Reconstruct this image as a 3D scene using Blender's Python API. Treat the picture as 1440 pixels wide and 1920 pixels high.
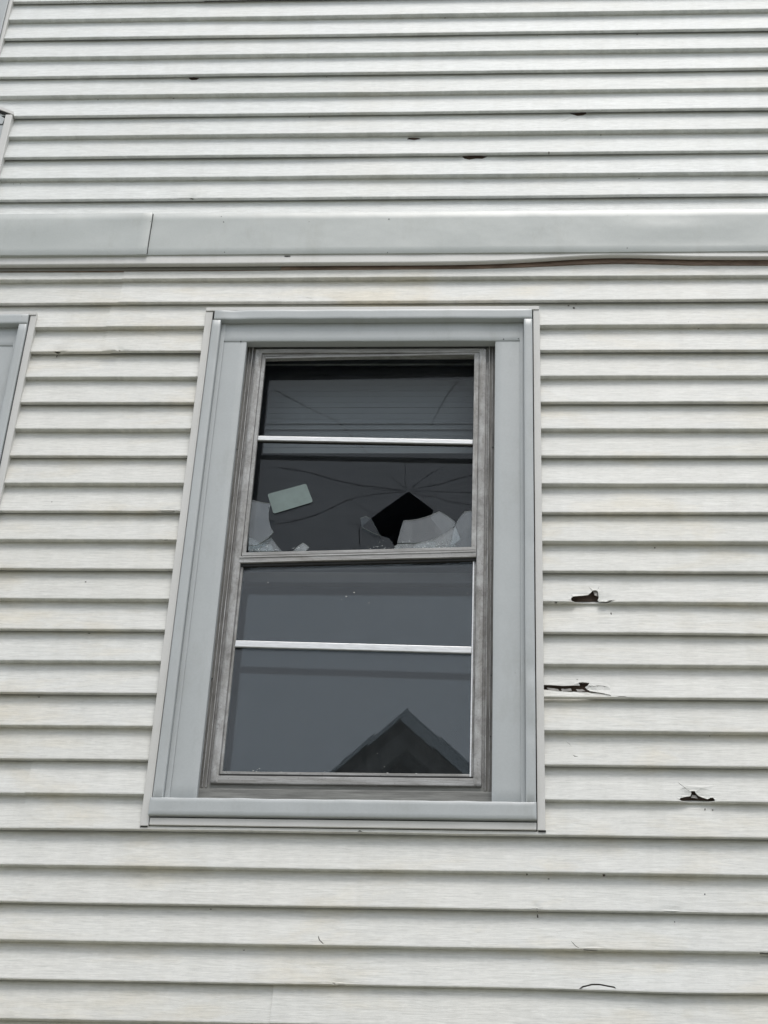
import bpy, bmesh, math, random
from mathutils import Vector, Matrix, noise
from mathutils.geometry import delaunay_2d_cdt

random.seed(7)
for o in list(bpy.data.objects):
    bpy.data.objects.remove(o)
SC = bpy.context.scene
COL = SC.collection

# ------------------------------------------------------------------ camera, sky, sun, exposure
F_PX = 3576.57                      # focal length in pixels of a 1440 x 1920 picture
CAM = Vector((0.2167, -4.374, 1.6001))
RIGHT = Vector((0.99792986, 0.05016734, 0.04023978))
UP = Vector((-0.00254084, -0.59445508, 0.80412481))
FWD = Vector((-0.06426154, 0.80256239, 0.593097))
cd = bpy.data.cameras.new('camera')
cam = bpy.data.objects.new('camera', cd)
COL.objects.link(cam)
cam.matrix_world = Matrix(((RIGHT.x, UP.x, -FWD.x, CAM.x), (RIGHT.y, UP.y, -FWD.y, CAM.y),
                           (RIGHT.z, UP.z, -FWD.z, CAM.z), (0, 0, 0, 1)))
cd.sensor_fit = 'VERTICAL'
cd.sensor_height = 36.0
cd.sensor_width = 27.0
cd.lens = 36.0 * F_PX / 1920.0
cd.clip_start = 0.05
cd.clip_end = 900
SC.camera = cam

SUN_EL, SUN_AZ = math.radians(67), math.radians(12)      # high sun behind thin cloud, in front of the wall
world = bpy.data.worlds.new('World')
SC.world = world
world.use_nodes = True
wt = world.node_tree
wt.nodes.clear()
sky = wt.nodes.new('ShaderNodeTexSky')
sky.sky_type = 'NISHITA'
sky.sun_disc = False
sky.sun_elevation = SUN_EL
sky.sun_rotation = math.pi - SUN_AZ
sky.air_density = 1.0
sky.dust_density = 3.0
b1 = wt.nodes.new('ShaderNodeBackground')
b1.inputs['Strength'].default_value = 0.05
wt.links.new(sky.outputs[0], b1.inputs['Color'])
b2 = wt.nodes.new('ShaderNodeBackground')                # even layer of cloud over the whole sky
b2.inputs['Color'].default_value = (0.93, 0.97, 1.0, 1)
b2.inputs['Strength'].default_value = 0.76
ad = wt.nodes.new('ShaderNodeAddShader')
wo = wt.nodes.new('ShaderNodeOutputWorld')
wt.links.new(b1.outputs[0], ad.inputs[0])
wt.links.new(b2.outputs[0], ad.inputs[1])
wt.links.new(ad.outputs[0], wo.inputs['Surface'])

sd = bpy.data.lights.new('sun', 'SUN')
sd.energy = 1.7
sd.angle = math.radians(24)
sd.color = (1.0, 0.97, 0.93)
sun = bpy.data.objects.new('sun', sd)
COL.objects.link(sun)
sdir = Vector((math.sin(SUN_AZ) * math.cos(SUN_EL), -math.cos(SUN_AZ) * math.cos(SUN_EL), math.sin(SUN_EL)))
sun.rotation_euler = sdir.to_track_quat('Z', 'Y').to_euler()
sun.location = (4, -12, 20)

SC.render.engine = 'CYCLES'
SC.view_settings.view_transform = 'Standard'
SC.view_settings.look = 'None'
SC.view_settings.gamma = 1
SC.view_settings.exposure = 0.10
SC.view_settings.use_curve_mapping = False
SC.cycles.max_bounces = 8
SC.cycles.transparent_max_bounces = 24
SC.cycles.diffuse_bounces = 4
SC.cycles.glossy_bounces = 5
SC.cycles.caustics_reflective = False


# ------------------------------------------------------------------ helpers
def P(px, py, y=0.0):
    """survey helper: point of the vertical plane y=const seen at a pixel of the 1440x1920 photograph -> (x, z)"""
    d = FWD * F_PX + RIGHT * (px - 720) - UP * (py - 960)
    t = (y - CAM.y) / d.y
    q = CAM + d * t
    return (q.x, q.z)


def N1(x, s=0.0, t=0.0):
    return noise.noise(Vector((x, s, t)))


def inv_parent(o, parent):
    o.parent = parent
    w = Matrix.Identity(4)
    chain = []
    q = parent
    while q is not None:
        chain.append(q)
        q = q.parent
    for q in reversed(chain):
        w = w @ q.matrix_parent_inverse @ Matrix.Translation(q.location)
    o.matrix_parent_inverse = w.inverted()


def link(name, me, mat=None, parent=None, smooth=False):
    o = bpy.data.objects.new(name, me)
    COL.objects.link(o)
    if mat is not None:
        me.materials.append(mat)
    if parent is not None:
        inv_parent(o, parent)
    if smooth:
        for p in me.polygons:
            p.use_smooth = True
    return o


def empty(name, loc, parent=None):
    o = bpy.data.objects.new(name, None)
    COL.objects.link(o)
    o.empty_display_size = 0.1
    if parent is not None:
        inv_parent(o, parent)
    o.location = loc
    return o


def tag(o, label=None, cat=None, group=None, kind=None):
    if label: o['label'] = label
    if cat: o['category'] = cat
    if group: o['group'] = group
    if kind: o['kind'] = kind
    return o


def from_bm(name, bm, mat, parent=None, smooth=False):
    me = bpy.data.meshes.new(name)
    bmesh.ops.recalc_face_normals(bm, faces=bm.faces)
    bm.to_mesh(me)
    bm.free()
    return link(name, me, mat, parent, smooth)


def add_box(bm, x0, x1, y0, y1, z0, z1, bev=0.0):
    vs = [bm.verts.new(c) for c in ((x0, y0, z0), (x1, y0, z0), (x1, y1, z0), (x0, y1, z0),
                                    (x0, y0, z1), (x1, y0, z1), (x1, y1, z1), (x0, y1, z1))]
    fs = [bm.faces.new([vs[i] for i in q]) for q in
          ((0, 3, 2, 1), (4, 5, 6, 7), (0, 1, 5, 4), (1, 2, 6, 5), (2, 3, 7, 6), (3, 0, 4, 7))]
    if bev > 0:
        es = list({e for f in fs for e in f.edges})
        bmesh.ops.bevel(bm, geom=es, offset=bev, segments=2, affect='EDGES', profile=0.6)


def box(name, x0, x1, y0, y1, z0, z1, mat, parent=None, bev=0.0015):
    bm = bmesh.new()
    add_box(bm, x0, x1, y0, y1, z0, z1, bev)
    return from_bm(name, bm, mat, parent)


def sheet_box(name, x0, x1, yf, yb, z0, z1, mat, parent, dx=0.04, dz=0.04, fn=None, lip=0.002):
    """folded sheet metal cover: front face on a grid so that it can buckle, edges turned back"""
    nx = max(1, int(round((x1 - x0) / dx)))
    nz = max(1, int(round((z1 - z0) / dz)))
    xs = [x0, x0 + lip] + [x0 + (x1 - x0) * i / nx for i in range(1, nx)] + [x1 - lip, x1]
    zs = [z0, z0 + lip] + [z0 + (z1 - z0) * i / nz for i in range(1, nz)] + [z1 - lip, z1]
    bm = bmesh.new()
    g = []
    for j, z in enumerate(zs):
        row = []
        for i, x in enumerate(xs):
            edge = i in (0, len(xs) - 1) or j in (0, len(zs) - 1)
            a, b, c = (0, 0, 0)
            if fn: a, b, c = fn(x, z)
            row.append(bm.verts.new((x + a, yf + b + (lip * 0.6 if edge else 0), z + c)))
        g.append(row)
    for j in range(len(zs) - 1):
        for i in range(len(xs) - 1):
            bm.faces.new((g[j][i], g[j][i + 1], g[j + 1][i + 1], g[j + 1][i]))
    loop = g[0] + [r[-1] for r in g[1:]] + list(reversed(g[-1][:-1])) + [r[0] for r in reversed(g[1:-1])]
    back = [bm.verts.new((v.co.x, yb, v.co.z)) for v in loop]
    n = len(loop)
    for i in range(n):
        bm.faces.new((loop[i], loop[(i + 1) % n], back[(i + 1) % n], back[i]))
    bm.faces.new(back)
    o = from_bm(name, bm, mat, parent)
    for p in o.data.polygons:
        p.use_smooth = abs(p.normal.y) > 0.96
    return o


def inside(pt, poly):
    x, y = pt
    c = False
    n = len(poly)
    j = n - 1
    for i in range(n):
        xi, yi = poly[i]
        xj, yj = poly[j]
        if (yi > y) != (yj > y) and x < (xj - xi) * (y - yi) / (yj - yi) + xi:
            c = not c
        j = i
    return c


def cdt(outer, holes=(), pts=(), lines=()):
    """triangles of a 2-D outline with holes, extra points inside"""
    V, E = [], []
    for loop in [outer] + list(holes):
        s = len(V)
        V += [Vector(q) for q in loop]
        E += [(s + i, s + (i + 1) % len(loop)) for i in range(len(loop))]
    for q in pts:
        if inside(q, outer):
            V.append(Vector(q))
    for ln in lines:
        s = len(V)
        V += [Vector(q) for q in ln]
        E += [(s + i, s + i + 1) for i in range(len(ln) - 1)]
    v2, _, f2, _, _, _ = delaunay_2d_cdt(V, E, [], 0, 1e-6)
    out = []
    for f in f2:
        c = sum((v2[i] for i in f), Vector((0, 0))) / len(f)
        if inside(c, outer) and not any(inside(c, h) for h in holes):
            out.append(tuple(f))
    return [tuple(v) for v in v2], out


def slit(pts, w=0.0008):
    """thin closed outline round a polyline: an open crack, tapering to its ends"""
    L, R = [], []
    n = len(pts)
    for i, p in enumerate(pts):
        a = Vector(pts[max(0, i - 1)])
        b = Vector(pts[min(n - 1, i + 1)])
        t = (b - a).normalized()
        nn = Vector((-t.y, t.x))
        ww = w * (0.5 if 0 < i < n - 1 else 0.12)
        L.append((p[0] + nn.x * ww, p[1] + nn.y * ww))
        R.append((p[0] - nn.x * ww, p[1] - nn.y * ww))
    return L + R[::-1]


def rough_line(pts, amp=0.0015, step=0.02, seed=0):
    out = []
    for i in range(len(pts) - 1):
        a, b = Vector(pts[i]), Vector(pts[i + 1])
        m = max(1, int((b - a).length / step))
        t = (b - a).normalized()
        nn = Vector((-t.y, t.x))
        for k in range(m):
            q = a.lerp(b, k / m)
            d = amp * N1(q.x * 40, q.y * 40, seed) if (i or k) else 0
            out.append((q.x + nn.x * d, q.y + nn.y * d))
    out.append(tuple(pts[-1]))
    return out


def plate(name, outer, y, th, mat, parent=None, holes=(), tilt=None, edge=None):
    """flat plate of real thickness standing in the plane y, from an (x, z) outline"""
    v, f = cdt(outer, holes)
    bm = bmesh.new()
    def yy(q):
        return y + (tilt(q) if tilt else 0)
    A = [bm.verts.new((q[0], yy(q), q[1])) for q in v]
    B = [bm.verts.new((q[0], yy(q) + th, q[1])) for q in v]
    ec = {}
    for t in f:
        bm.faces.new([A[i] for i in t])
        bm.faces.new([B[i] for i in reversed(t)])
        for a, b in zip(t, t[1:] + t[:1]):
            ec.setdefault((min(a, b), max(a, b)), []).append((a, b))
    for e, l in ec.items():
        if len(l) == 1:
            a, b = l[0]
            fe = bm.faces.new((A[b], A[a], B[a], B[b]))
            fe.material_index = 1 if edge else 0
    bmesh.ops.delete(bm, geom=[q for q in bm.verts if not q.link_faces], context='VERTS')
    o = from_bm(name, bm, mat, parent)
    if edge: o.data.materials.append(edge)
    return o


# ------------------------------------------------------------------ materials
def new_mat(name):
    m = bpy.data.materials.new(name)
    m.use_nodes = True
    nt = m.node_tree
    bs = nt.nodes['Principled BSDF']
    return m, nt, bs


def nd(nt, typ, **kw):
    n = nt.nodes.new(typ)
    for k, v in kw.items():
        setattr(n, k, v)
    return n


def coords(nt, scale, rot=None):
    tc = nd(nt, 'ShaderNodeTexCoord')
    mp = nd(nt, 'ShaderNodeMapping')
    mp.inputs['Scale'].default_value = scale
    nt.links.new(tc.outputs['Object'], mp.inputs['Vector'])
    return mp.outputs['Vector']


def noise_tex(nt, scale, detail=4, rough=0.55, vec=(1, 1, 1), dist=0.0):
    n = nd(nt, 'ShaderNodeTexNoise')
    n.inputs['Scale'].default_value = scale
    n.inputs['Detail'].default_value = detail
    n.inputs['Roughness'].default_value = rough
    n.inputs['Distortion'].default_value = dist
    nt.links.new(coords(nt, vec), n.inputs['Vector'])
    return n.outputs['Fac']


def ramp(nt, fac, stops):
    r = nd(nt, 'ShaderNodeValToRGB')
    e = r.color_ramp.elements
    e[0].position, e[0].color = stops[0][0], (*stops[0][1], 1)
    e[1].position, e[1].color = stops[1][0], (*stops[1][1], 1)
    for p, c in stops[2:]:
        q = e.new(p)
        q.color = (*c, 1)
    nt.links.new(fac, r.inputs['Fac'])
    return r.outputs['Color']


def mixc(nt, fac, a, b, mode='MIX'):
    m = nd(nt, 'ShaderNodeMix', data_type='RGBA', blend_type=mode)
    if isinstance(fac, (int, float)):
        m.inputs[0].default_value = fac
    else:
        nt.links.new(fac, m.inputs[0])
    for s, v in ((6, a), (7, b)):
        if isinstance(v, tuple):
            m.inputs[s].default_value = (*v, 1)
        else:
            nt.links.new(v, m.inputs[s])
    return m.outputs[2]


def bump(nt, bs, h, strength, dist):
    b = nd(nt, 'ShaderNodeBump')
    b.inputs['Strength'].default_value = strength
    b.inputs['Distance'].default_value = dist
    nt.links.new(h, b.inputs['Height'])
    prev = bs.inputs['Normal'].links
    if prev:
        nt.links.new(prev[0].from_socket, b.inputs['Normal'])
    nt.links.new(b.outputs[0], bs.inputs['Normal'])


def m_siding(name='white_vinyl', c0=(0.705, 0.710, 0.688), c1=(0.742, 0.735, 0.700), age=0.75):
    m, nt, bs = new_mat(name)
    base = ramp(nt, noise_tex(nt, 1.3, 3, 0.5), [(0.3, c0), (0.7, c1)])
    # faint ochre weathering in broad patches and a fine printed grain along the plank
    pat = noise_tex(nt, 4.0, 5, 0.6, (0.6, 1, 1.6), 0.4)
    base = mixc(nt, ramp(nt, pat, [(0.52, (0, 0, 0)), (0.74, (age, age, age))]), base, (0.70, 0.65, 0.54))
    gr = noise_tex(nt, 5.5, 6, 0.75, (2.6, 1, 36.0), 0.8)
    base = mixc(nt, 0.55, base, ramp(nt, gr, [(0.36, (0.70, 0.705, 0.705)), (0.60, (1.06, 1.06, 1.06))]), 'MULTIPLY')
    cl = noise_tex(nt, 60, 3, 0.6, (1, 1, 2.0))
    base = mixc(nt, 0.5, base, ramp(nt, cl, [(0.32, (0.90, 0.90, 0.90)), (0.68, (1.03, 1.03, 1.03))]), 'MULTIPLY')
    # vertical rain streaks
    st = noise_tex(nt, 3.0, 5, 0.6, (6.0, 1, 0.5))
    base = mixc(nt, 0.5, base, ramp(nt, st, [(0.32, (0.90, 0.895, 0.88)), (0.6, (1, 1, 1))]), 'MULTIPLY')
    oi = nd(nt, 'ShaderNodeObjectInfo')
    base = mixc(nt, 1.0, base, ramp(nt, oi.outputs['Random'], [(0.0, (0.965, 0.962, 0.955)), (1.0, (1.02, 1.02, 1.025))]), 'MULTIPLY')
    # sparse dark specks
    vo = nd(nt, 'ShaderNodeTexVoronoi', feature='F1')
    vo.inputs['Scale'].default_value = 7.5
    nt.links.new(coords(nt, (1, 0.2, 1)), vo.inputs['Vector'])
    sp = ramp(nt, vo.outputs['Distance'], [(0.010, (1, 1, 1)), (0.022, (0, 0, 0))])
    base = mixc(nt, sp, base, (0.16, 0.14, 0.12))
    nt.links.new(base, bs.inputs['Base Color'])
    bs.inputs['Roughness'].default_value = 0.48
    bs.inputs['Specular IOR Level'].default_value = 0.35
    bump(nt, bs, gr, 0.55, 0.0016)
    bump(nt, bs, noise_tex(nt, 3.2, 2, 0.5, (1, 1, 2)), 0.35, 0.006)
    return m


def m_trim(name, c0, c1, rough=0.42, wav=0.5, metal=0.0):
    m, nt, bs = new_mat(name)
    base = ramp(nt, noise_tex(nt, 2.4, 5, 0.6), [(0.3, c0), (0.7, c1)])
    fine = noise_tex(nt, 160, 2, 0.5)
    base = mixc(nt, 0.5, base, ramp(nt, fine, [(0.3, (0.95, 0.95, 0.95)), (0.7, (1.03, 1.03, 1.03))]), 'MULTIPLY')
    dirt = noise_tex(nt, 9, 6, 0.7, (1, 1, 0.35))
    base = mixc(nt, 0.6, base, ramp(nt, dirt, [(0.28, (0.84, 0.83, 0.80)), (0.48, (1, 1, 1))]), 'MULTIPLY')
    vo = nd(nt, 'ShaderNodeTexVoronoi', feature='F1')
    vo.inputs['Scale'].default_value = 11
    nt.links.new(coords(nt, (1, 0.2, 1)), vo.inputs['Vector'])
    sp = ramp(nt, vo.outputs['Distance'], [(0.012, (0.8, 0.8, 0.8)), (0.026, (0, 0, 0))])
    base = mixc(nt, sp, base, (0.18, 0.17, 0.16))
    nt.links.new(base, bs.inputs['Base Color'])
    bs.inputs['Roughness'].default_value = rough
    bs.inputs['Metallic'].default_value = metal
    bump(nt, bs, noise_tex(nt, 5, 3, 0.5), wav, 0.006)
    return m


def m_alu(name="weathered_aluminium", vec=(7.0, 7.0, 0.7), fine=(1.3, 1, 0.8)):
    """bare mill-finish aluminium, chalky and streaked with brown grime"""
    m, nt, bs = new_mat(name)
    base = ramp(nt, noise_tex(nt, 22, 8, 0.78, fine, 0.3), [(0.34, (0.19, 0.186, 0.18)), (0.50, (0.31, 0.308, 0.303)), (0.64, (0.43, 0.433, 0.435))])
    st = noise_tex(nt, 7, 7, 0.72, vec, 0.2)
    base = mixc(nt, 0.75, base, ramp(nt, st, [(0.3, (0.60, 0.57, 0.52)), (0.52, (1.0, 1.0, 1.0))]), 'MULTIPLY')
    sp = noise_tex(nt, 210, 3, 0.6)
    base = mixc(nt, ramp(nt, sp, [(0.60, (0, 0, 0)), (0.72, (0.8, 0.8, 0.8))]), base, (0.12, 0.11, 0.10))
    nt.links.new(base, bs.inputs['Base Color'])
    bs.inputs['Roughness'].default_value = 0.55
    bs.inputs['Metallic'].default_value = 0.15
    bump(nt, bs, sp, 0.25, 0.0008)
    return m


def m_plain(name, c, rough=0.7, metal=0.0, var=0.12, scale=12, vec=(1, 1, 1), bmp=0.2):
    m, nt, bs = new_mat(name)
    lo = tuple(max(0, k * (1 - var)) for k in c)
    hi = tuple(min(1, k * (1 + var)) for k in c)
    n = noise_tex(nt, scale, 6, 0.65, vec)
    nt.links.new(ramp(nt, n, [(0.3, lo), (0.7, hi)]), bs.inputs['Base Color'])
    bs.inputs['Roughness'].default_value = rough
    bs.inputs['Metallic'].default_value = metal
    if bmp: bump(nt, bs, n, bmp, 0.002)
    return m


def m_glass(name, gain=1.0, dust=0.0, speck=0.0, tint=(0.93, 0.96, 0.97), wave=0.0, film=(0.5, 0.52, 0.53), grain=False):
    """clear pane: Schlick reflection off each face, the rest passes straight through, a film of dust on top"""
    m = bpy.data.materials.new(name)
    m.use_nodes = True
    nt = m.node_tree
    nt.nodes.clear()
    out = nd(nt, 'ShaderNodeOutputMaterial')
    geo = nd(nt, 'ShaderNodeNewGeometry')
    dot = nd(nt, 'ShaderNodeVectorMath', operation='DOT_PRODUCT')
    nt.links.new(geo.outputs['Incoming'], dot.inputs[0])
    nt.links.new(geo.outputs['True Normal'], dot.inputs[1])
    def mt(op, a, b=None):
        q = nd(nt, 'ShaderNodeMath', operation=op)
        for i, v in enumerate((a, b)):
            if v is None: continue
            if isinstance(v, (int, float)): q.inputs[i].default_value = v
            else: nt.links.new(v, q.inputs[i])
        return q.outputs[0]
    c = mt('ABSOLUTE', dot.outputs['Value'])
    s = mt('POWER', mt('SUBTRACT', 1.0, c), 5.0)
    fr = mt('MULTIPLY', mt('ADD', mt('MULTIPLY', s, 0.96), 0.04), gain)
    fr = mt('MINIMUM', fr, 1.0)
    tr = nd(nt, 'ShaderNodeBsdfTransparent')
    tr.inputs['Color'].default_value = (*tint, 1)
    gl = nd(nt, 'ShaderNodeBsdfGlossy')
    gl.inputs['Roughness'].default_value = 0.0
    gl.inputs['Color'].default_value = (0.97, 0.985, 1.0, 1)
    if wave:
        b = nd(nt, 'ShaderNodeBump')
        b.inputs['Strength'].default_value = wave
        b.inputs['Distance'].default_value = 0.002
        nt.links.new(noise_tex(nt, 2.2, 0, 0.5), b.inputs['Height'])
        nt.links.new(b.outputs[0], gl.inputs['Normal'])
    mx = nd(nt, 'ShaderNodeMixShader')
    nt.links.new(fr, mx.inputs[0])
    nt.links.new(tr.outputs[0], mx.inputs[1])
    nt.links.new(gl.outputs[0], mx.inputs[2])
    last = mx.outputs[0]
    if dust or speck:
        df = nd(nt, 'ShaderNodeBsdfDiffuse')
        df.inputs['Color'].default_value = (*film, 1)
        n = noise_tex(nt, 5, 3, 0.6, (1.6, 1, 6.5), 2.2) if grain else noise_tex(nt, 7, 8, 0.72, (5, 1, 0.8), 0.3)  # grain draws the reflection's wavy moiré into the film colour
        d1 = mt('MULTIPLY', ramp(nt, n, [(0.34, (0.45, 0.45, 0.45)), (0.68, (1, 1, 1))]), dust)
        sp = noise_tex(nt, 48, 5, 0.8)
        clump = ramp(nt, noise_tex(nt, 6, 3, 0.5), [(0.46, (0, 0, 0)), (0.64, (1, 1, 1))])
        d2 = mt('MULTIPLY', mt('MULTIPLY', ramp(nt, sp, [(0.655, (0, 0, 0)), (0.74, (1, 1, 1))]), clump), speck)
        m2 = nd(nt, 'ShaderNodeMixShader')
        nt.links.new(mt('MINIMUM', mt('ADD', d1, d2), 0.9), m2.inputs[0])
        nt.links.new(last, m2.inputs[1])
        nt.links.new(df.outputs[0], m2.inputs[2])
        last = m2.outputs[0]
    nt.links.new(last, out.inputs['Surface'])
    return m


M_SID = m_siding()
M_SID2 = m_siding('cool_white_vinyl', (0.735, 0.755, 0.748), (0.765, 0.780, 0.768), 0.18)  # cooler, paler white with fainter ochre patches, used above the band
M_CHAN = m_trim('white_channel', (0.60, 0.595, 0.575), (0.66, 0.652, 0.635), 0.45, 0.15)
M_BLUE = m_trim('blue_grey_casing', (0.440, 0.463, 0.470), (0.475, 0.498, 0.505), 0.36, 0.35)
M_BAND = m_trim('grey_band', (0.455, 0.480, 0.470), (0.490, 0.512, 0.500), 0.36, 0.6)
M_ALU = m_alu()
M_ALUH = m_alu('weathered_aluminium_rail', (0.7, 7.0, 9.0), (0.35, 1, 5.0))
M_FLANGE = m_plain('grimy_aluminium', (0.185, 0.18, 0.17), 0.6, 0.1, 0.5, 18, (5, 5, 0.6), 0.3)
M_BAR = m_plain('bright_aluminium', (0.70, 0.71, 0.72), 0.35, 0.3, 0.16, 30, (1, 1, 8))
M_WOOD = m_plain('old_grey_wood', (0.20, 0.20, 0.19), 0.85, 0, 0.35, 14, (0.6, 1, 7), 0.6)
M_SHEATH = m_plain('brown_sheathing', (0.135, 0.098, 0.080), 0.9, 0, 0.45, 30, (1, 1, 2.5), 0.7)
M_RUST = m_plain('rusty_brown_board', (0.20, 0.145, 0.115), 0.9, 0, 0.5, 18, (0.5, 1, 3), 0.5)
M_DARK = m_plain('near_black', (0.02, 0.02, 0.02), 0.8, 0, 0.2)
M_NAIL = m_plain('nail_steel', (0.10, 0.11, 0.11), 0.5, 0.5, 0.2)
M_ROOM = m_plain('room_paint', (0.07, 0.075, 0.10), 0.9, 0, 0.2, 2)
M_PSASH = m_plain('dark_sash_paint', (0.018, 0.019, 0.022), 0.7, 0, 0.25)
M_BLIND = m_plain('grey_blind', (0.115, 0.12, 0.125), 0.7, 0, 0.06, 10)
M_STICK = m_plain('pale_green_sticker', (0.135, 0.185, 0.175), 0.4, 0, 0.12, 25)
M_EDGE = m_plain('broken_glass_edge', (0.34, 0.38, 0.37), 0.3, 0, 0.3, 90)
G_STORM = m_glass('storm_glass', 0.78, 0.026, 0.36)
G_PRIME = m_glass('inner_glass', 0.60, 0.005, 0.02)
G_UPPER = m_glass('cracked_glass', 0.40, 0.026, 0.0, wave=0.08, film=(0.34, 0.36, 0.38), grain=True)
G_SHARD = m_glass('shard_glass', 1.0, 0.13, 0.0)

# ------------------------------------------------------------------ ground
def m_ground():
    m, nt, bs = new_mat('lawn')
    n = noise_tex(nt, 0.6, 8, 0.7)
    nt.links.new(ramp(nt, n, [(0.3, (0.15, 0.155, 0.09)), (0.7, (0.24, 0.235, 0.16))]), bs.inputs['Base Color'])
    bs.inputs['Roughness'].default_value = 0.95
    return m
gm = bpy.data.meshes.new('ground')
gm.from_pydata([(-300, -300, 0), (300, -300, 0), (300, 300, 0), (-300, 300, 0)], [], [(0, 1, 2, 3)])
tag(link('ground', gm, m_ground()), kind='structure')
bm = bmesh.new(); add_box(bm, -40, 40, -7.2, -2.2, -0.1, 0.006, 0)
tag(from_bm('path', bm, m_plain('concrete', (0.34, 0.335, 0.32), 0.9, 0, 0.15, 3)), kind='structure')

# ------------------------------------------------------------------ the house
XL, XR = -3.6, 3.2
HC = 0.1016                         # exposure of one siding course
Z0 = 3.819                          # bottom edge of course 0
TOPZ = 8.6
house = tag(empty('house', (0, 0, 0)), 'house wall clad in weathered white vinyl siding with a grey band above a broken window', 'house')

WIN = (-0.7195, 0.316, 3.8303, 5.6175)          # outside of the window channel
DXL, DZL = -1.5675, -0.014                      # the window beside it
WIN2 = (WIN[0] + DXL, WIN[1] + DXL, WIN[2] + DZL, WIN[3] + DZL)
DXR = 1.5675
UPA = (-2.40, -1.4735, 6.02, 6.520)             # low opening above the band, far left
UPB = (-2.45, -1.5712, 6.80, 8.30)              # tall window over it
OPEN = [WIN, WIN2, UPA, UPB]

S_BACK, S_TOP = -0.0205, HC + 0.010


def prof(s, lap):
    """unrolled siding course: s<0 underside of the butt, s>0 face; returns (y, z)"""
    if s < 0:
        back = 0.0135 if lap else 0.0205
        t = min(1, -s / 0.0205)
        if lap and t > 0.72:
            u = (t - 0.72) / 0.28
            return back, 0.001 + 0.007 * u
        tt = t / (0.72 if lap else 1)
        return back * tt, 0.001 * tt
    y = 0.0187 * (s / HC)
    if s < 0.003:
        y += 0.0006 * (1 - s / 0.003) ** 2
    return y, s


# sags of single courses: row -> [(x centre, width, dz, dy)]
SAG = {-4: [(0.62, 0.22, -0.0055, -0.003)], 19: [(0.5, 0.25, 0.001, 0.0)], -1: [(-0.2, 0.3, -0.0012, 0)], 26: [(-0.4, 0.4, 0.002, 0)]}


def warp(k, x, s, z):
    dz = 0.0011 * N1(x * 0.9, k * 3.1, 1.7) + 0.0006 * N1(x * 4.0, k * 5.3, 9.2)
    dy = 0.0018 * N1(x * 1.4, k * 2.3, 4.4) + 0.0008 * N1(x * 6.0, k, s * 20)
    fade = max(0.0, 1 - max(s, 0) / HC)
    for (c, w, a, b) in SAG.get(k, ()):
        e = math.exp(-((x - c) / w) ** 2)
        dz += a * e * fade
        dy += b * e * fade
    return dy, dz


def pz(k, pts, up=False):
    """pixel outline on course k -> (x, s): below the butt line it runs on over the underside"""
    zb = Z0 + k * HC + (0.055 if up else 0)
    out = []
    for (a, b) in pts:
        x, z = P(a, b, 0.0)
        s = z - zb
        if s < 0:
            # on the underside: depth seen from the camera below
            s = max(-0.0199, s / 0.82)
        out.append((x, s))
    return out


def zz(pts, sc, x0, y0):
    return [(a / sc + x0, b / sc + y0) for a, b in pts]


Z3 = lambda p: zz(p, 3.2727, 1000, 1040)
Z6 = lambda p: zz(p, 2.769, 920, 1500)
Z5 = lambda p: zz(p, 2.769, 400, 1500)
Z4 = lambda p: zz(p, 3.0, 0, 560)
ZA = lambda p: zz(p, 3.0, 0, 0)
ZB = lambda p: zz(p, 3.0, 480, 0)
ZC = lambda p: zz(p, 3.0, 960, 0)
DAM = {}
def hole(k, pts, up=False):
    DAM.setdefault((k, up), []).append(('hole', pz(k, pts, up)))
def crack(k, pts, w=0.0012, up=False):
    DAM.setdefault((k, up), []).append(('crack', slit(rough_line(pz(k, pts, up), 0.0008, 0.006, k), w)))

hole(7, Z3([(232, 262), (245, 252), (300, 246), (335, 240), (352, 226), (365, 213), (385, 208), (398, 222), (402, 258), (395, 275), (405, 286), (440, 286), (480, 278), (484, 286), (455, 302), (410, 305), (330, 304), (260, 300), (240, 286), (232, 275)]))
crack(7, Z3([(338, 182), (350, 195), (364, 209)]), 0.0012)
crack(7, Z3([(404, 180), (398, 195), (392, 209)]), 0.0008)
hole(4, Z3([(50, 788), (110, 790), (180, 795), (240, 792), (287, 793), (278, 777), (300, 776), (345, 776), (336, 795), (318, 803), (330, 818), (348, 832), (400, 843), (440, 850), (440, 856), (400, 850), (330, 841), (250, 836), (180, 834), (100, 826), (50, 820)]))
crack(4, Z3([(340, 795), (372, 799), (400, 795), (430, 798), (465, 808)]), 0.0016)
crack(4, Z3([(436, 853), (470, 861), (480, 872)]), 0.0026)
crack(4, Z3([(512, 870), (540, 868), (576, 872)]), 0.0020)
hole(1, Z3([(898, 1497), (903, 1488), (930, 1483), (965, 1475), (970, 1458), (968, 1445), (990, 1443), (1000, 1458), (1015, 1473), (1040, 1485), (1070, 1497), (1088, 1486), (1104, 1486), (1114, 1500), (1112, 1516), (1080, 1524), (1020, 1528), (960, 1526), (915, 1515)]))
crack(1, Z3([(888, 1382), (915, 1405), (940, 1430), (967, 1446)]), 0.0014)
crack(1, Z3([(1032, 1420), (1018, 1432), (1000, 1446)]), 0.0007)
crack(2, Z3([(243, 1221), (255, 1230), (276, 1231)]), 0.0030)
crack(2, Z3([(200, 1128), (222, 1145), (234, 1162)]), 0.0010)
crack(-4, Z6([(455, 986), (478, 965), (525, 953), (565, 953), (640, 965), (652, 974)]), 0.0042)
crack(-3, Z6([(417, 728), (440, 755), (470, 774)]), 0.0016)
hole(-3, Z6([(470, 773), (520, 777), (562, 781), (556, 792), (520, 794), (488, 788)]))
hole(-3, Z6([(1396, 800), (1470, 800), (1470, 830), (1410, 818)]))
crack(-3, Z5([(544, 698), (550, 722), (576, 750)]), 0.0022)
hole(-4, Z5([(622, 946), (640, 956), (692, 960), (684, 972), (650, 971), (628, 962)]))
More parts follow.
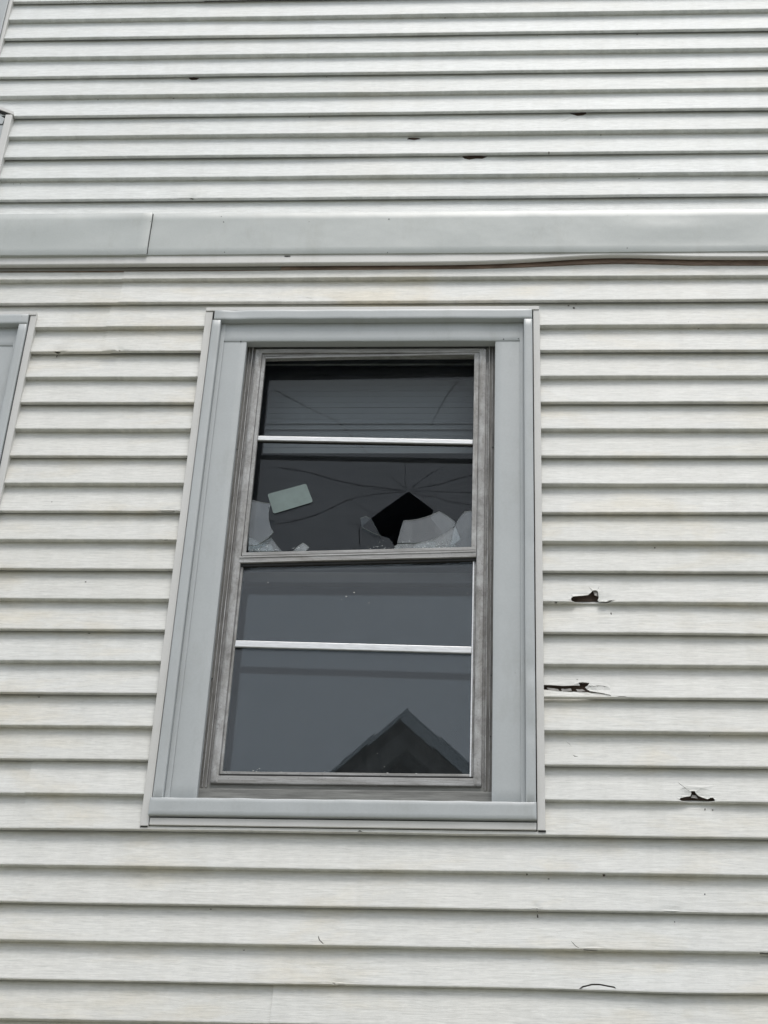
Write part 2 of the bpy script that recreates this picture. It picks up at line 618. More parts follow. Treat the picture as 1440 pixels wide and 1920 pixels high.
hole(16, Z4([(300, 296), (345, 296), (330, 306), (320, 314), (306, 304)]))
hole(16, Z4([(650, 297), (672, 289), (690, 297), (670, 300)]))
hole(10, Z4([(898, 1192), (940, 1199), (986, 1196), (975, 1205), (940, 1208), (910, 1203)]))
hole(9, Z4([(915, 1354), (945, 1355), (940, 1362), (920, 1361)]))
hole(7 + 0, Z3([(128, 291), (150, 291), (140, 305)]))
hole(-1 - 1, Z6([(215, 563), (255, 564), (250, 571), (222, 570)]))
hole(-2, Z6([(905, 577), (950, 577), (998, 583), (960, 588), (915, 584)]))
hole(0, Z5([(745, 166), (760, 159), (778, 166), (765, 172)]))
hole(22 + 1, ZB([(1160, 855), (1200, 845), (1230, 841), (1240, 830), (1252, 842), (1306, 858), (1272, 874), (1235, 872), (1200, 880), (1172, 874)]), True)
hole(22 + 3, ZC([(326, 614), (385, 606), (410, 598), (422, 612), (400, 628), (370, 633), (345, 628)]), True)
hole(22 + 5, ZA([(1055, 414), (1085, 406), (1117, 414), (1103, 428), (1075, 430)]), True)
hole(22, ZA([(1050, 1117), (1075, 1112), (1104, 1117), (1080, 1122)]), True)
hole(22 + 2, ZB([(845, 762), (858, 750), (885, 746), (912, 750), (930, 762), (890, 766)]), True)
crack(22 + 3, ZC([(404, 574), (414, 582), (416, 590)]), 0.0012, True)
crack(18, ZB([(280, 1672), (318, 1677)]), 0.0014)
crack(11, Z4([(0, 0), (1, 1)]), 0.0001) if False else None


def plank(k, xa, xb, up=False, cut=(), dy0=0.0):
    zb = Z0 + k * HC + (0.055 if up else 0)
    lap = (k % 2 == 0)
    dm = [(t, p) for (t, p) in DAM.get((k, up), ()) if any(xa < q[0] < xb for q in p)]
    s_levels = [S_BACK, -0.01476, 0.0, 0.003, 0.05, HC, S_TOP]
    stop = S_TOP
    step = 0.085
    n = max(2, int((xb - xa) / step))
    xs = [xa + (xb - xa) * i / n for i in range(n + 1)]
    outer = [(x, S_BACK) for x in xs] + [(xb, s) for s in s_levels[1:-1]] + [(x, stop) for x in reversed(xs)] + [(xa, s) for s in reversed(s_levels[1:-1])]
    lines = [[(x, s) for x in xs] for s in s_levels[1:-1]]
    pts = []
    holes = [p for _, p in dm]
    centers = []
    for t, p in dm:
        cx = sum(q[0] for q in p) / len(p)
        cs = sum(q[1] for q in p) / len(p)
        r = max(max(q[0] for q in p) - cx, 0.004)
        if t == 'hole' and r > 0.008:
            centers.append((cx, cs, r))
            for i in range(-7, 8):
                for s in (-0.017, -0.007, -0.004, 0.0015, 0.007, 0.012, 0.018, 0.026, 0.036):
                    pts.append((cx + r * 1.7 * i / 7, s))
    rects = []
    for (a, b, c, d) in cut:
        s0, s1 = c + 0.003 - zb, d - 0.003 - zb
        a2, b2 = a + 0.003, b - 0.003
        if s1 <= S_BACK or s0 >= stop: continue
        rects.append([(a2, max(s0, S_BACK - 1)), (b2, max(s0, S_BACK - 1)), (b2, min(s1, stop + 1)), (a2, min(s1, stop + 1))])
    v, f = cdt(outer, holes, pts, lines)
    if rects:
        # clip: rebuild with the rectangle edges as constraints
        hs = holes + [[(max(a, xa - 0.01), max(b, S_BACK - 0.001)) if b < S_BACK else (a, min(b, stop + 0.001)) for a, b in r] for r in rects]
        v, f = cdt(outer, hs, pts, lines)
    bm = bmesh.new()
    vs = []
    for (x, s) in v:
        y, z = prof(s, lap)
        dy, dz = warp(k if not up else k + 50, x, s, z)
        if any(abs(x - cx) < r * 1.3 and abs(s - cs) < 0.035 for (cx, cs, r) in centers):
            dm2 = min((math.hypot(x - q[0], s - q[1]) for hp in holes for q in hp), default=1)
            if dm2 < 0.0008:
                dy -= 0.0010 + 0.0045 * max(0, N1(x * 90, s * 90, k))
        for (cx, cs, r) in centers:
            e = math.exp(-((x - cx) / (r * 1.05)) ** 2 - ((s - cs) / 0.016) ** 2)
            dy += 0.0035 * e
        vs.append(bm.verts.new((x, y + dy + dy0, zb + z + dz)))
    for t in f:
        try: bm.faces.new([vs[i] for i in t])
        except ValueError: pass
    bmesh.ops.delete(bm, geom=[q for q in bm.verts if not q.link_faces], context='VERTS')
    me = bpy.data.meshes.new('siding_plank')
    bm.normal_update()
    for fc in bm.faces:                    # outward = toward -y or down
        if fc.normal.y - 0.2 * abs(fc.normal.z) > 0 or (abs(fc.normal.y) < 0.3 and fc.normal.z > 0.5):
            fc.normal_flip()
    bm.to_mesh(me); bm.free()
    o = link('siding_plank', me, M_SID2 if up else M_SID, house)
    sm = o.modifiers.new('thickness', 'SOLIDIFY')
    sm.thickness = 0.0012
    sm.offset = -1
    return o


SEAM = {18: -1.002, 19: -1.002, 16: -1.028, 17: -1.028, 0: -1.0325, 1: -1.0325, -5: -0.346, -6: -0.346, -15: 0.9, -16: 0.9,
        -9: 1.9, -10: 1.9, 4: 2.0, 5: 2.0, 12: -2.9, 13: -2.9, 8: 1.7, 9: 1.7}


def row(k, up=False):
    zb = Z0 + k * HC + (0.055 if up else 0)
    lo, hi = zb + 0.0, zb + HC
    full = [r for r in OPEN if r[2] <= lo + 0.002 and r[3] >= hi - 0.012]
    part = [r for r in OPEN if r not in full and r[2] < hi + 0.01 and r[3] > lo - 0.0]
    segs = [(XL, XR)]
    for (a, b, c, d) in full:
        ns = []
        for (p, q) in segs:
            if b <= p or a >= q: ns.append((p, q)); continue
            if a > p: ns.append((p, a + 0.003))
            if b < q: ns.append((b - 0.003, q))
        segs = ns
    for (p, q) in segs:
        sx = SEAM.get(k) if not up else {26: 1.6, 27: 1.6, 32: -0.9, 33: -0.9}.get(k)
        if sx and p < sx < q:
            plank(k, p, sx + 0.025, up, part)
            plank(k, sx, q, up, part, -0.0026)
        else:
            plank(k, p, q, up, part)


for k in range(-37, 20):
    row(k)
for k in range(21, 46):
    row(k, True)

# scraps of torn vinyl hanging inside the holes
for pts in (Z3([(366, 222), (384, 218), (396, 232), (398, 256), (378, 250)]), Z3([(82, 818), (150, 823), (160, 836), (100, 838)]), Z3([(170, 822), (230, 824), (236, 836), (176, 838)]), Z3([(262, 824), (300, 826), (320, 840), (270, 838)]), Z3([(975, 1470), (1000, 1476), (1010, 1496), (968, 1490)])):
    plate('torn_scrap', rough_line([P(a, b, 0.011) for a, b in pts] + [P(*pts[0], 0.011)], 0.0008, 0.004, 2)[:-1], 0.011, 0.0012, m_plain('vinyl_scrap', (0.42, 0.40, 0.38), 0.6, 0, 0.3, 40) if 'vinyl_scrap' not in bpy.data.materials else bpy.data.materials['vinyl_scrap'], house, (), (lambda q: 0.004 * N1(q[0] * 60, q[1] * 60)))

# the board behind the siding, with the window openings left out
v, f = cdt([(XL, 0.05), (XR, 0.05), (XR, TOPZ), (XL, TOPZ)],
           [[(a + 0.06, c + 0.05), (b - 0.06, c + 0.05), (b - 0.06, d - 0.06), (a + 0.06, d - 0.06)] for (a, b, c, d) in (WIN, WIN2)])
bm = bmesh.new()
A = [bm.verts.new((q[0], 0.024, q[1])) for q in v]
for t in f: bm.faces.new([A[i] for i in t])
r = bmesh.ops.extrude_face_region(bm, geom=list(bm.faces))
bmesh.ops.translate(bm, verts=[q for q in r['geom'] if isinstance(q, bmesh.types.BMVert)], vec=(0, 0.11, 0))
from_bm('sheathing', bm, M_SHEATH, house)
box('foundation_wall', XL + 0.02, XR - 0.02, 0.005, 0.2, -0.2, 0.09, m_plain('foundation', (0.3, 0.3, 0.29)), house, 0.004)
for (xa, xb) in ((XL - 0.07, XL + 0.03), (XR - 0.03, XR + 0.07)):
    box('corner_post', xa, xb, -0.012, 0.12, 0.05, TOPZ, M_CHAN, house, 0.004)
box('side_wall', XL - 0.05, XL, 0.121, 9, 0, TOPZ, M_SID, house, 0)
box('side_wall', XR, XR + 0.05, 0.121, 9, 0, TOPZ, M_SID, house, 0)
box('back_wall', XL - 0.05, XR + 0.05, 9.001, 9.1, 0, TOPZ, M_SID, house, 0)
bm = bmesh.new()
for s in (-1, 1):
    xe = (XL - 0.45) if s < 0 else (XR + 0.45)
    xm = (XL + XR) / 2
    pr = [(xe, TOPZ - 0.05), (xm, TOPZ + 3.2), (xm, TOPZ + 3.4), (xe, TOPZ + 0.15)]
    a = [bm.verts.new((x, -0.3, z)) for x, z in pr]
    b = [bm.verts.new((x, 9.4, z)) for x, z in pr]
    bm.faces.new(a); bm.faces.new(b[::-1])
    for i in range(4): bm.faces.new((a[i], a[(i + 1) % 4], b[(i + 1) % 4], b[i]))
from_bm('roof', bm, m_plain('shingles', (0.06, 0.06, 0.06), 0.9), house)
plate('gable', [(XL, TOPZ - 0.06), (XR, TOPZ - 0.06), ((XL + XR) / 2, TOPZ + 3.1)], 0.0, 0.1, M_SID, house)

# rooms behind the windows: floor, ceiling and walls as one dark shell
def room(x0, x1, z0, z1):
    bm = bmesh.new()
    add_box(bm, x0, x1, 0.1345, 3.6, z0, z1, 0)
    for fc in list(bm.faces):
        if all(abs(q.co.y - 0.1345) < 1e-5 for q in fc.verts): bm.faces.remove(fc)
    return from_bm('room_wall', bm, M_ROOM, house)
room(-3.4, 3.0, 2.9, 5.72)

# ------------------------------------------------------------------ grey band above the windows
BT, BB = 6.0195, 5.8345
bump_pts = [(P(1230, 440)[0], P(1230, 440)[1], 0.16, 0.05, 0.004), (P(60, 430)[0], P(60, 430)[1], 0.2, 0.06, 0.005),
            (P(1330, 460)[0], P(1330, 460)[1], 0.14, 0.04, -0.004), (P(210, 440)[0], 5.95, 0.1, 0.05, -0.003)]
def band_fn(x, z):
    b = 0.0022 * N1(x * 1.7, z * 6, 3) + 0.0014 * N1(x * 7, z * 12, 5)
    for (cx, cz, w, h, a) in bump_pts:
        b -= a * math.exp(-((x - cx) / w) ** 2 - ((z - cz) / h) ** 2)
    c = 0.0012 * N1(x * 1.3, 5, 2) + 0.0006 * N1(x * 5, 2, 2)
    return 0, b, c
XS = P(285, 440)[0] - 0.002
sheet_box('belly_band', XS - 0.05, XR + 0.03, -0.020, 0.012, BB, BT, M_BAND, house, 0.035, 0.03, band_fn, 0.0006)
def band_fn2(x, z):
    a, b, c = band_fn(x, z)
    t = max(0, (x - XS + 0.12) / 0.12)
    return 0, b - 0.0035 * t * t, c + 0.0035 * t * (1 if z < 5.93 else 0.2) * -0.6
o = sheet_box('belly_band', XL - 0.03, XS, -0.0235, 0.010, BB - 0.001, BT - 0.0015, M_BAND, house, 0.035, 0.03, band_fn2, 0.0006)

box('seam_gap', XS - 0.0005, XS + 0.0022, -0.0205, -0.0190, BB + 0.002, BT - 0.002, M_DARK, house, 0)
def lip_z(x):
    a = P(1150, 473)[0]
    z = 5.7995 + 0.0010 * N1(x * 2, 7, 7)
    z += 0.0265 * math.exp(-((x - a) / (0.27 if x < a else 0.20)) ** 2)
    if x > a: z += 0.0150 * (1 - math.exp(-((x - a) / 0.20) ** 2))
    return z
def lip(x0, x1, dy, dz):
    bm = bmesh.new()
    n = int((x1 - x0) / 0.03)
    prev = None
    for i in range(n + 1):
        x = x0 + (x1 - x0) * i / n
        zb = lip_z(x) + dz
        pr = [(-0.014 + dy, BB + 0.004), (-0.0150 + dy, zb + 0.003), (-0.0135 + dy, zb), (0.001 + dy, zb + 0.0008), (0.001 + dy, zb + 0.0028), (-0.0120 + dy, zb + 0.0028), (-0.0120 + dy, BB + 0.004)]
        cur = [bm.verts.new((x, y, z)) for y, z in pr]
        if prev:
            for j in range(len(pr)):
                bm.faces.new((prev[j], cur[j], cur[(j + 1) % len(pr)], prev[(j + 1) % len(pr)]))
        prev = cur
    return from_bm('band_channel', bm, M_CHAN, house)
xs2 = P(237, 485)[0]
lip(XL, xs2 + 0.01, 0, 0)
lip(xs2, XR, -0.0015, -0.0008)
bm = bmesh.new()
prev = None
for i in range(161):
    x = XL + (XR - XL) * i / 160
    zb_ = lip_z(x) - (0.0176 if x > 0.75 else 0.0135 if x < 0.25 else 0.0150) + 0.001 * N1(x * 5, 3, 3)
    cur = [bm.verts.new(c) for c in ((x, 0.0035, 5.875), (x, 0.0035, zb_), (x, 0.0115, zb_), (x, 0.0115, 5.875))]
    if prev:
        for j in range(4): bm.faces.new((prev[j], cur[j], cur[(j + 1) % 4], prev[(j + 1) % 4]))
    prev = cur
from_bm('board_and_gap_shade', bm, M_RUST, house)
box('board_and_gap_shade', XL + 0.01, -0.50, 0.0015, 0.0030, 5.7870, 5.87, m_plain('grey_gap_shade', (0.19, 0.185, 0.165), 0.9), house, 0)  # grey strip whose colour stands in for the shadow in the gap under the band
# slot punched in the channel
sl = P(539, 481, -0.015)
bm = bmesh.new()
bmesh.ops.create_cone(bm, segments=16, radius1=0.5, radius2=0.5, depth=1, cap_ends=True)
bmesh.ops.scale(bm, verts=bm.verts, vec=(0.020, 0.0042, 0.0012))
bmesh.ops.rotate(bm, verts=bm.verts, cent=(0, 0, 0), matrix=Matrix.Rotation(math.pi / 2, 3, 'X'))
bmesh.ops.translate(bm, verts=bm.verts, vec=(sl[0], -0.0168, sl[1]))
from_bm('slot', bm, M_DARK, house)

nail_me = None
def nails(pts, y, parent, r=0.0022):
    global nail_me
    if nail_me is None:
        bm = bmesh.new()
        bmesh.ops.create_cone(bm, segments=8, radius1=1.0, radius2=0.6, depth=0.9, cap_ends=True)
        bmesh.ops.rotate(bm, verts=bm.verts, cent=(0, 0, 0), matrix=Matrix.Rotation(math.pi / 2, 3, 'X'))
        nail_me = bpy.data.meshes.new('nail'); bm.to_mesh(nail_me); bm.free()
        nail_me.materials.append(M_NAIL)
    for (a, b) in pts:
        x, z = P(a, b, y)
        o = bpy.data.objects.new('nail', nail_me)
        COL.objects.link(o)
        inv_parent(o, parent)
        o.location = (x, y, z)
        o.scale = (r, r, r)
nails(ZA([(843, 1222), (823, 1305), (817, 1410), (195, 1310), (318, 1303), (213, 1300)]), -0.0235, house)
nails(ZA([(1245, 1218), (1258, 1248), (1263, 1418)]) + ZB([(748, 1232), (740, 1420)]) + ZC([(652, 1212), (648, 1395)]), -0.020, house)
nails(ZA([(492, 1515)]), 0.009, house, 0.003)
nails(Z6([(955, 632), (1112, 488)]) , 0.009, house, 0.0018)

# ------------------------------------------------------------------ windows
def make_window(x_off, z_off, main):
    w = empty('window', (-0.2 + x_off, 0.05, 3.83 + z_off), house)
    w['label'] = ('broken storm window with cracked upper glass and missing outer pane' if main
                  else 'closed window at the left edge with grey casing')
    ox, oz = x_off, z_off
    def bx(name, x0, x1, y0, y1, z0, z1, mat, bev=0.0015):
        return box(name, x0 + ox, x1 + ox, y0, y1, z0 + oz, z1 + oz, mat, w, bev)
    def sb(name, x0, x1, yf, yb, z0, z1, mat, dx, dz, fn, lip=0.002):
        f2 = (lambda x, z: fn(x - ox, z - oz)) if fn else None
        return sheet_box(name, x0 + ox, x1 + ox, yf, yb, z0 + oz, z1 + oz, mat, w, dx, dz, f2, lip)
    # vinyl channel round the window
    jy = -0.0060
    bx('channel', WIN[0], -0.6975, jy, 0.023, WIN[2] - 0.003, 5.6010, M_CHAN, 0.0012)
    bx('channel', 0.2960, WIN[1], jy, 0.023, WIN[2] - 0.001, 5.6025, M_CHAN, 0.0012)
    bx('channel', WIN[0] - 0.001, WIN[1] - 0.002, jy - 0.0025, 0.022, 5.6035, WIN[3], M_CHAN, 0.0012)
    bx('channel', -0.6955, 0.2935, jy - 0.001, 0.022, 3.8300, 3.8500, M_CHAN, 0.0012)
    # dark joint and open channel ends
    bx('joint', -0.6972, 0.2957, -0.0015, 0.030, 3.8280, 3.9030, M_DARK, 0)
    bx('channel_end', WIN[0] + 0.001, -0.7000, jy + 0.001, 0.020, WIN[2] - 0.0055, WIN[2] - 0.0031, M_DARK, 0)
    bx('channel_end', 0.2985, WIN[1] + 0.0015, jy + 0.001, 0.020, WIN[2] - 0.0040, WIN[2] - 0.0011, M_DARK, 0)
    # brickmould rim, wrapped in blue-grey sheet
    def wob(x, z):
        b = 0.0014 * N1(x * 9, z * 2.4, 3 + ox) + 0.0008 * N1(x * 24, z * 11, 1)
        if main:
            for (px, py, r, a) in ((1000, 1252, 0.028, 0.006), (996, 1370, 0.020, 0.004), (994, 1018, 0.014, 0.0025), (442, 586, 0.03, 0.004), (312, 1500, 0.02, -0.002)):
                q = P(px, py, -0.014)
                b += a * math.exp(-((x - q[0]) ** 2 + (z - q[1]) ** 2) / r ** 2)
        return 0.0004 * N1(z * 3, 2, 8), b, 0.0
    sb('rim', -0.6945, -0.6680, -0.0140, 0.0225, 3.9050, 5.5615, M_BLUE, 0.009, 0.03, wob)
    sb('rim', 0.2670, 0.2930, -0.0140, 0.0225, 3.9050, 5.5615, M_BLUE, 0.009, 0.03, wob)
    sb('rim', -0.6905, 0.2925, -0.0150, 0.0220, 5.5630, 5.6015, M_BLUE, 0.03, 0.009, wob)
    # flat casing and head
    sb('casing', -0.6678, -0.5840, 0.0085, 0.0330, 3.9055, 5.5600, M_BLUE, 0.02, 0.05, wob)
    sb('casing', 0.1800, 0.2668, 0.0085, 0.0330, 3.9055, 5.5600, M_BLUE, 0.02, 0.05, wob)
    bx('cove', -0.6678, -0.6540, 0.0040, 0.0084, 3.9060, 5.5600, M_BLUE, 0.0020)
    bx('cove', 0.2550, 0.2668, 0.0055, 0.0084, 3.9060, 5.5600, M_BLUE, 0.0014)
    sb('head_casing', -0.6665, 0.2655, 0.0062, 0.0330, 5.4890, 5.5628, M_BLUE, 0.04, 0.02, wob)
    def wsill(x, z):
        a, b, c = wob(x, z)
        t = (z - 3.8545) / 0.05
        c = 0.0016 * N1(x * 14, 3, 3) * max(0, t) + 0.0010 * N1(x * 5, 1, 1) * max(0, t)
        return 0, b, c
    sb('sill', -0.7000, 0.2940, -0.0155, 0.0280, 3.8545, 3.9042, M_BLUE, 0.012, 0.012, wsill)
    # timber sill and frame behind
    bx('wood_sill', -0.590, 0.186, 0.0285, 0.1300, 3.9000, 3.9560, M_WOOD, 0.003)
    bx('wood_jamb', -0.6300, -0.5865, 0.0335, 0.1345, 3.9563, 5.4990, M_WOOD, 0.002)
    bx('wood_jamb', 0.1825, 0.2300, 0.0335, 0.1345, 3.9563, 5.4990, M_WOOD, 0.002)
    bx('wood_head', -0.6290, 0.2290, 0.0335, 0.1340, 5.4993, 5.5400, M_WOOD, 0.002)
    # storm window: outer flange with ribs, raised stop, inner track
    t = main
    bx('storm_frame', -0.5862, -0.5680, 0.0400, 0.0480, 3.9563, 5.4990, M_FLANGE, 0.001)
    bx('storm_frame', 0.1640, 0.1822, 0.0400, 0.0480, 3.9563, 5.4990, M_FLANGE, 0.001)
    bx('storm_rib', -0.5790, -0.5765, 0.0365, 0.0399, 3.962, 5.497, M_ALU, 0.0006)
    bx('storm_rib', -0.5685, -0.5655, 0.0330, 0.0480, 3.960, 5.495, M_ALU, 0.0008)
    bx('storm_rib', 0.1610, 0.1638, 0.0330, 0.0480, 3.960, 5.495, M_ALU, 0.0008)
    bx('storm_rib', 0.1715, 0.1735, 0.0365, 0.0399, 3.962, 5.497, M_ALU, 0.0006)
    bx('storm_stile', -0.5580, -0.5360, 0.0310, 0.0560, 3.9740, 5.4800, M_ALU, 0.0055)
    bx('storm_stile', 0.1310, 0.1530, 0.0310, 0.0560, 3.9740, 5.4800, M_ALU, 0.0055)
    bx('storm_gap', -0.5653, -0.5578, 0.0430, 0.0480, 3.965, 5.49, M_ALU, 0.0)
    bx('storm_gap', 0.1528, 0.1608, 0.0430, 0.0480, 3.965, 5.49, M_ALU, 0.0)
    bx('storm_head', -0.5500, 0.1480, 0.0330, 0.0560, 5.4655, 5.4815, M_ALUH, 0.002)
    bx('storm_head', -0.5420, 0.1380, 0.0385, 0.0580, 5.4580, 5.4652, M_ALUH, 0.0015)
    bx('storm_sill', -0.5560, 0.1520, 0.0330, 0.0600, 3.9735, 3.9960, M_ALUH, 0.002)
    bx('storm_sill', -0.5700, 0.1650, 0.0400, 0.0620, 3.9563, 3.9732, M_WOOD, 0.001)

    def bar_obj(name, xa, za, xb, zb, h, y0, y1, mat, bev=0.0015):
        """a straight rail between two ends that may sit at different heights"""
        bm = bmesh.new()
        L = math.hypot(xb - xa, zb - za)
        add_box(bm, 0, L, y0, y1, -h / 2, h / 2, bev)
        ang = math.atan2(zb - za, xb - xa)
        bmesh.ops.rotate(bm, verts=bm.verts, cent=(0, 0, 0), matrix=Matrix.Rotation(-ang, 3, 'Y'))
        bmesh.ops.translate(bm, verts=bm.verts, vec=(xa + ox, 0, za + oz))
        return from_bm(name, bm, mat, w)
    # lower storm sash
    bx('lower_stile', -0.5358, -0.5290, 0.0400, 0.0560, 3.9962, 4.6950, M_ALU, 0.001)
    bx('lower_stile', 0.1215, 0.1258, 0.0400, 0.0560, 3.9962, 4.7000, M_BAR, 0.001)
    bx('lower_stile', 0.1262, 0.1308, 0.0420, 0.0560, 3.9962, 4.7000, M_ALU, 0.001)
    bx('lower_rail', -0.5356, 0.1306, 0.0395, 0.0560, 3.9962, 4.0045, M_DARK, 0)
    bx('lower_rail', -0.5300, 0.1240, 0.0405, 0.0565, 4.0046, 4.0125, M_ALUH, 0.001)
    bar_obj('glazing_bar', -0.5290, 4.4090, 0.1213, 4.3935, 0.0205, 0.0375, 0.0440, M_BAR)
    pane = [(-0.5289 + ox, 4.0127 + oz), (0.1213 + ox, 4.0127 + oz), (0.1213 + ox, 4.70 + oz), (-0.5289 + ox, 4.70 + oz)]
    plate('storm_pane', pane, 0.0455, 0.003, G_STORM, w)
    bar_obj('rail_reflection_strip', -0.5350, 4.6710, 0.1300, 4.6950, 0.0090, 0.0370, 0.0450, M_DARK, 0)  # added dark strip, paints the rail's black reflection at the top of the pane
    # upper storm sash, slipped a little out of square
    bx('upper_stile', -0.5358, -0.5250, 0.0340, 0.0500, 4.7120, 5.4560, M_ALU, 0.0012)
    bx('upper_stile', 0.1165, 0.1308, 0.0340, 0.0500, 4.7220, 5.4620, M_ALU, 0.0012)
    bar_obj('upper_rail', -0.5355, 5.4480, 0.1300, 5.4630, 0.0075, 0.0350, 0.0500, M_ALUH, 0.001)
    bar_obj('meeting_rail', -0.5420, 4.6870, 0.1308, 4.7110, 0.0225, 0.0310, 0.0500, M_ALUH, 0.001)
    bar_obj('meeting_rail', -0.5355, 4.7065, 0.1300, 4.7300, 0.0110, 0.0330, 0.0480, M_ALUH, 0.001)
    bar_obj('rail_rib', -0.5410, 4.6925, 0.1300, 4.7165, 0.0022, 0.0295, 0.0312, M_ALUH, 0.0005)
    bar_obj('glazing_bar', -0.5250, 5.1355, 0.1163, 5.1205, 0.0160, 0.0395, 0.0460, M_BAR)
    bar_obj('glazing_bar_clip', -0.5250, 5.1275, 0.1163, 5.1125, 0.0050, 0.0462, 0.0520, M_DARK, 0)
    if not main:
        pane = [(-0.5249 + ox, 4.72 + oz), (0.1164 + ox, 4.73 + oz), (0.1164 + ox, 5.457 + oz), (-0.5249 + ox, 5.445 + oz)]
        plate('storm_pane', pane, 0.0440, 0.003, G_STORM, w)
    # inner (prime) window
    yp = 0.0980
    bx('inner_stile', -0.5860, -0.5560, 0.0800, 0.1200, 3.957, 5.4985, M_PSASH, 0.002)
    bx('inner_stile', 0.1520, 0.1820, 0.0800, 0.1200, 3.957, 5.4985, M_PSASH, 0.002)
    bx('inner_rail', -0.5559, 0.1519, 0.0760, 0.1000, 4.6400, 4.6750, M_PSASH, 0.002)
    bx('inner_rail', -0.5559, 0.1519, 0.0900, 0.1250, 3.9562, 3.9990, M_PSASH, 0.002)
    bx('inner_rail', -0.5559, 0.1519, 0.0800, 0.1100, 5.4860, 5.4985, M_PSASH, 0.002)
    pane = [(-0.5558 + ox, 4.00 + oz), (0.1518 + ox, 4.00 + oz), (0.1518 + ox, 4.655 + oz), (-0.5558 + ox, 4.655 + oz)]
    plate('inner_pane', pane, 0.1080, 0.003, G_PRIME, w, (), (lambda q: 0.0030 * (q[0] - ox) + 0.0016 * (q[1] - oz - 4.3)))
    out = [(-0.5558 + ox, 4.6752 + oz), (0.1518 + ox, 4.6752 + oz), (0.1518 + ox, 5.4858 + oz), (-0.5558 + ox, 5.4858 + oz)]
    holes = []
    if main:
        YU = 0.0880
        Q = lambda pts: [P(a / 3 + 440, b / 3 + 860, YU) for a, b in pts]
        Q8 = lambda pts: [P(a / 3 + 440, b / 3 + 640, YU) for a, b in pts]
        holes.append(Q([(978, 184), (1050, 238), (1120, 290), (1100, 330), (1180, 430), (1150, 500), (1000, 505), (905, 500), (870, 447), (822, 434), (770, 410), (718, 381), (752, 348), (800, 310), (880, 252)]))
        cr = [Q([(966, 182), (850, 166), (700, 150), (560, 120), (440, 84), (380, 70), (240, 48)]),
              Q([(964, 188), (900, 190), (800, 200), (700, 215), (620, 238), (560, 270), (480, 308), (400, 335), (300, 358), (230, 366)]),
              Q([(992, 183), (1100, 181), (1200, 188), (1335, 190)]),
              Q([(990, 180), (1060, 160), (1150, 145), (1240, 118), (1340, 92)]),
              Q([(984, 176), (1040, 128), (1110, 80), (1190, 36)]),
              Q([(972, 176), (930, 142), (890, 112), (876, 96)]),
              Q([(968, 170), (955, 120), (962, 60), (950, 6)]),
              Q([(952, 186), (900, 178), (820, 176), (760, 168)]),
              Q([(996, 190), (1050, 208), (1130, 216), (1200, 240), (1330, 262)]),
              Q([(790, 312), (740, 290), (660, 236), (600, 196)]),
              Q([(712, 378), (700, 400), (702, 460), (707, 505)]),
              Q([(714, 376), (690, 368), (640, 360)]),
              Q8([(218, 268), (290, 308), (370, 350), (450, 392), (560, 440), (610, 480), (650, 525), (700, 580), (752, 632)]),
              Q8([(1268, 218), (1240, 242), (1200, 295), (1162, 360), (1130, 420), (1102, 482)])]
        for i, c in enumerate(cr):
            holes.append(slit(rough_line(c, 0.0006, 0.010, i), (0.0025, 0.0024, 0.0021, 0.0023, 0.0020, 0.0018, 0.0014, 0.0014, 0.0016, 0.0013, 0.0024, 0.0017, 0.0042, 0.0036)[i]))
        plate('inner_pane', out, YU, 0.0008, G_UPPER, w, holes)
        # slivers of storm glass still held in the bottom and sides of the empty sash
        YS = 0.0440
        R = lambda pts: [P(a / 3 + 440, b / 3 + 860, YS) for a, b in pts]
        plate('glass_remnant', R([(84, 236), (105, 233), (160, 246), (205, 250), (196, 272), (190, 300), (193, 350), (203, 385), (218, 414), (185, 448), (150, 470), (120, 486), (78, 484)]), YS, 0.003, G_SHARD, w, (), None, M_EDGE)
        plate('glass_remnant', R([(1192, 520), (1215, 470), (1238, 378), (1262, 335), (1295, 296), (1345, 291), (1345, 520)]), YS, 0.003, G_SHARD, w, (), None, M_EDGE)
        nails(zz([(430, 575), (660, 575)], 7.2, 360, 560) + zz([(675, 605), (897, 600)], 8, 860, 560), 0.0062, w, 0.0024)
        nails([(420, 1051), (397, 1272), (444, 842)], 0.0390, w, 0.003)
        nails([(920, 1266), (922, 1050), (924, 838), (919, 1380)], 0.0395, w, 0.003)
        nails(zz([(300, 325), (690, 318)], 8, 860, 560), 0.004, w, 0.004)
    else:
        plate('inner_pane', out, 0.0880, 0.003, G_PRIME, w)
    return w


wmain = make_window(0, 0, True)
make_window(DXL, DZL, False)

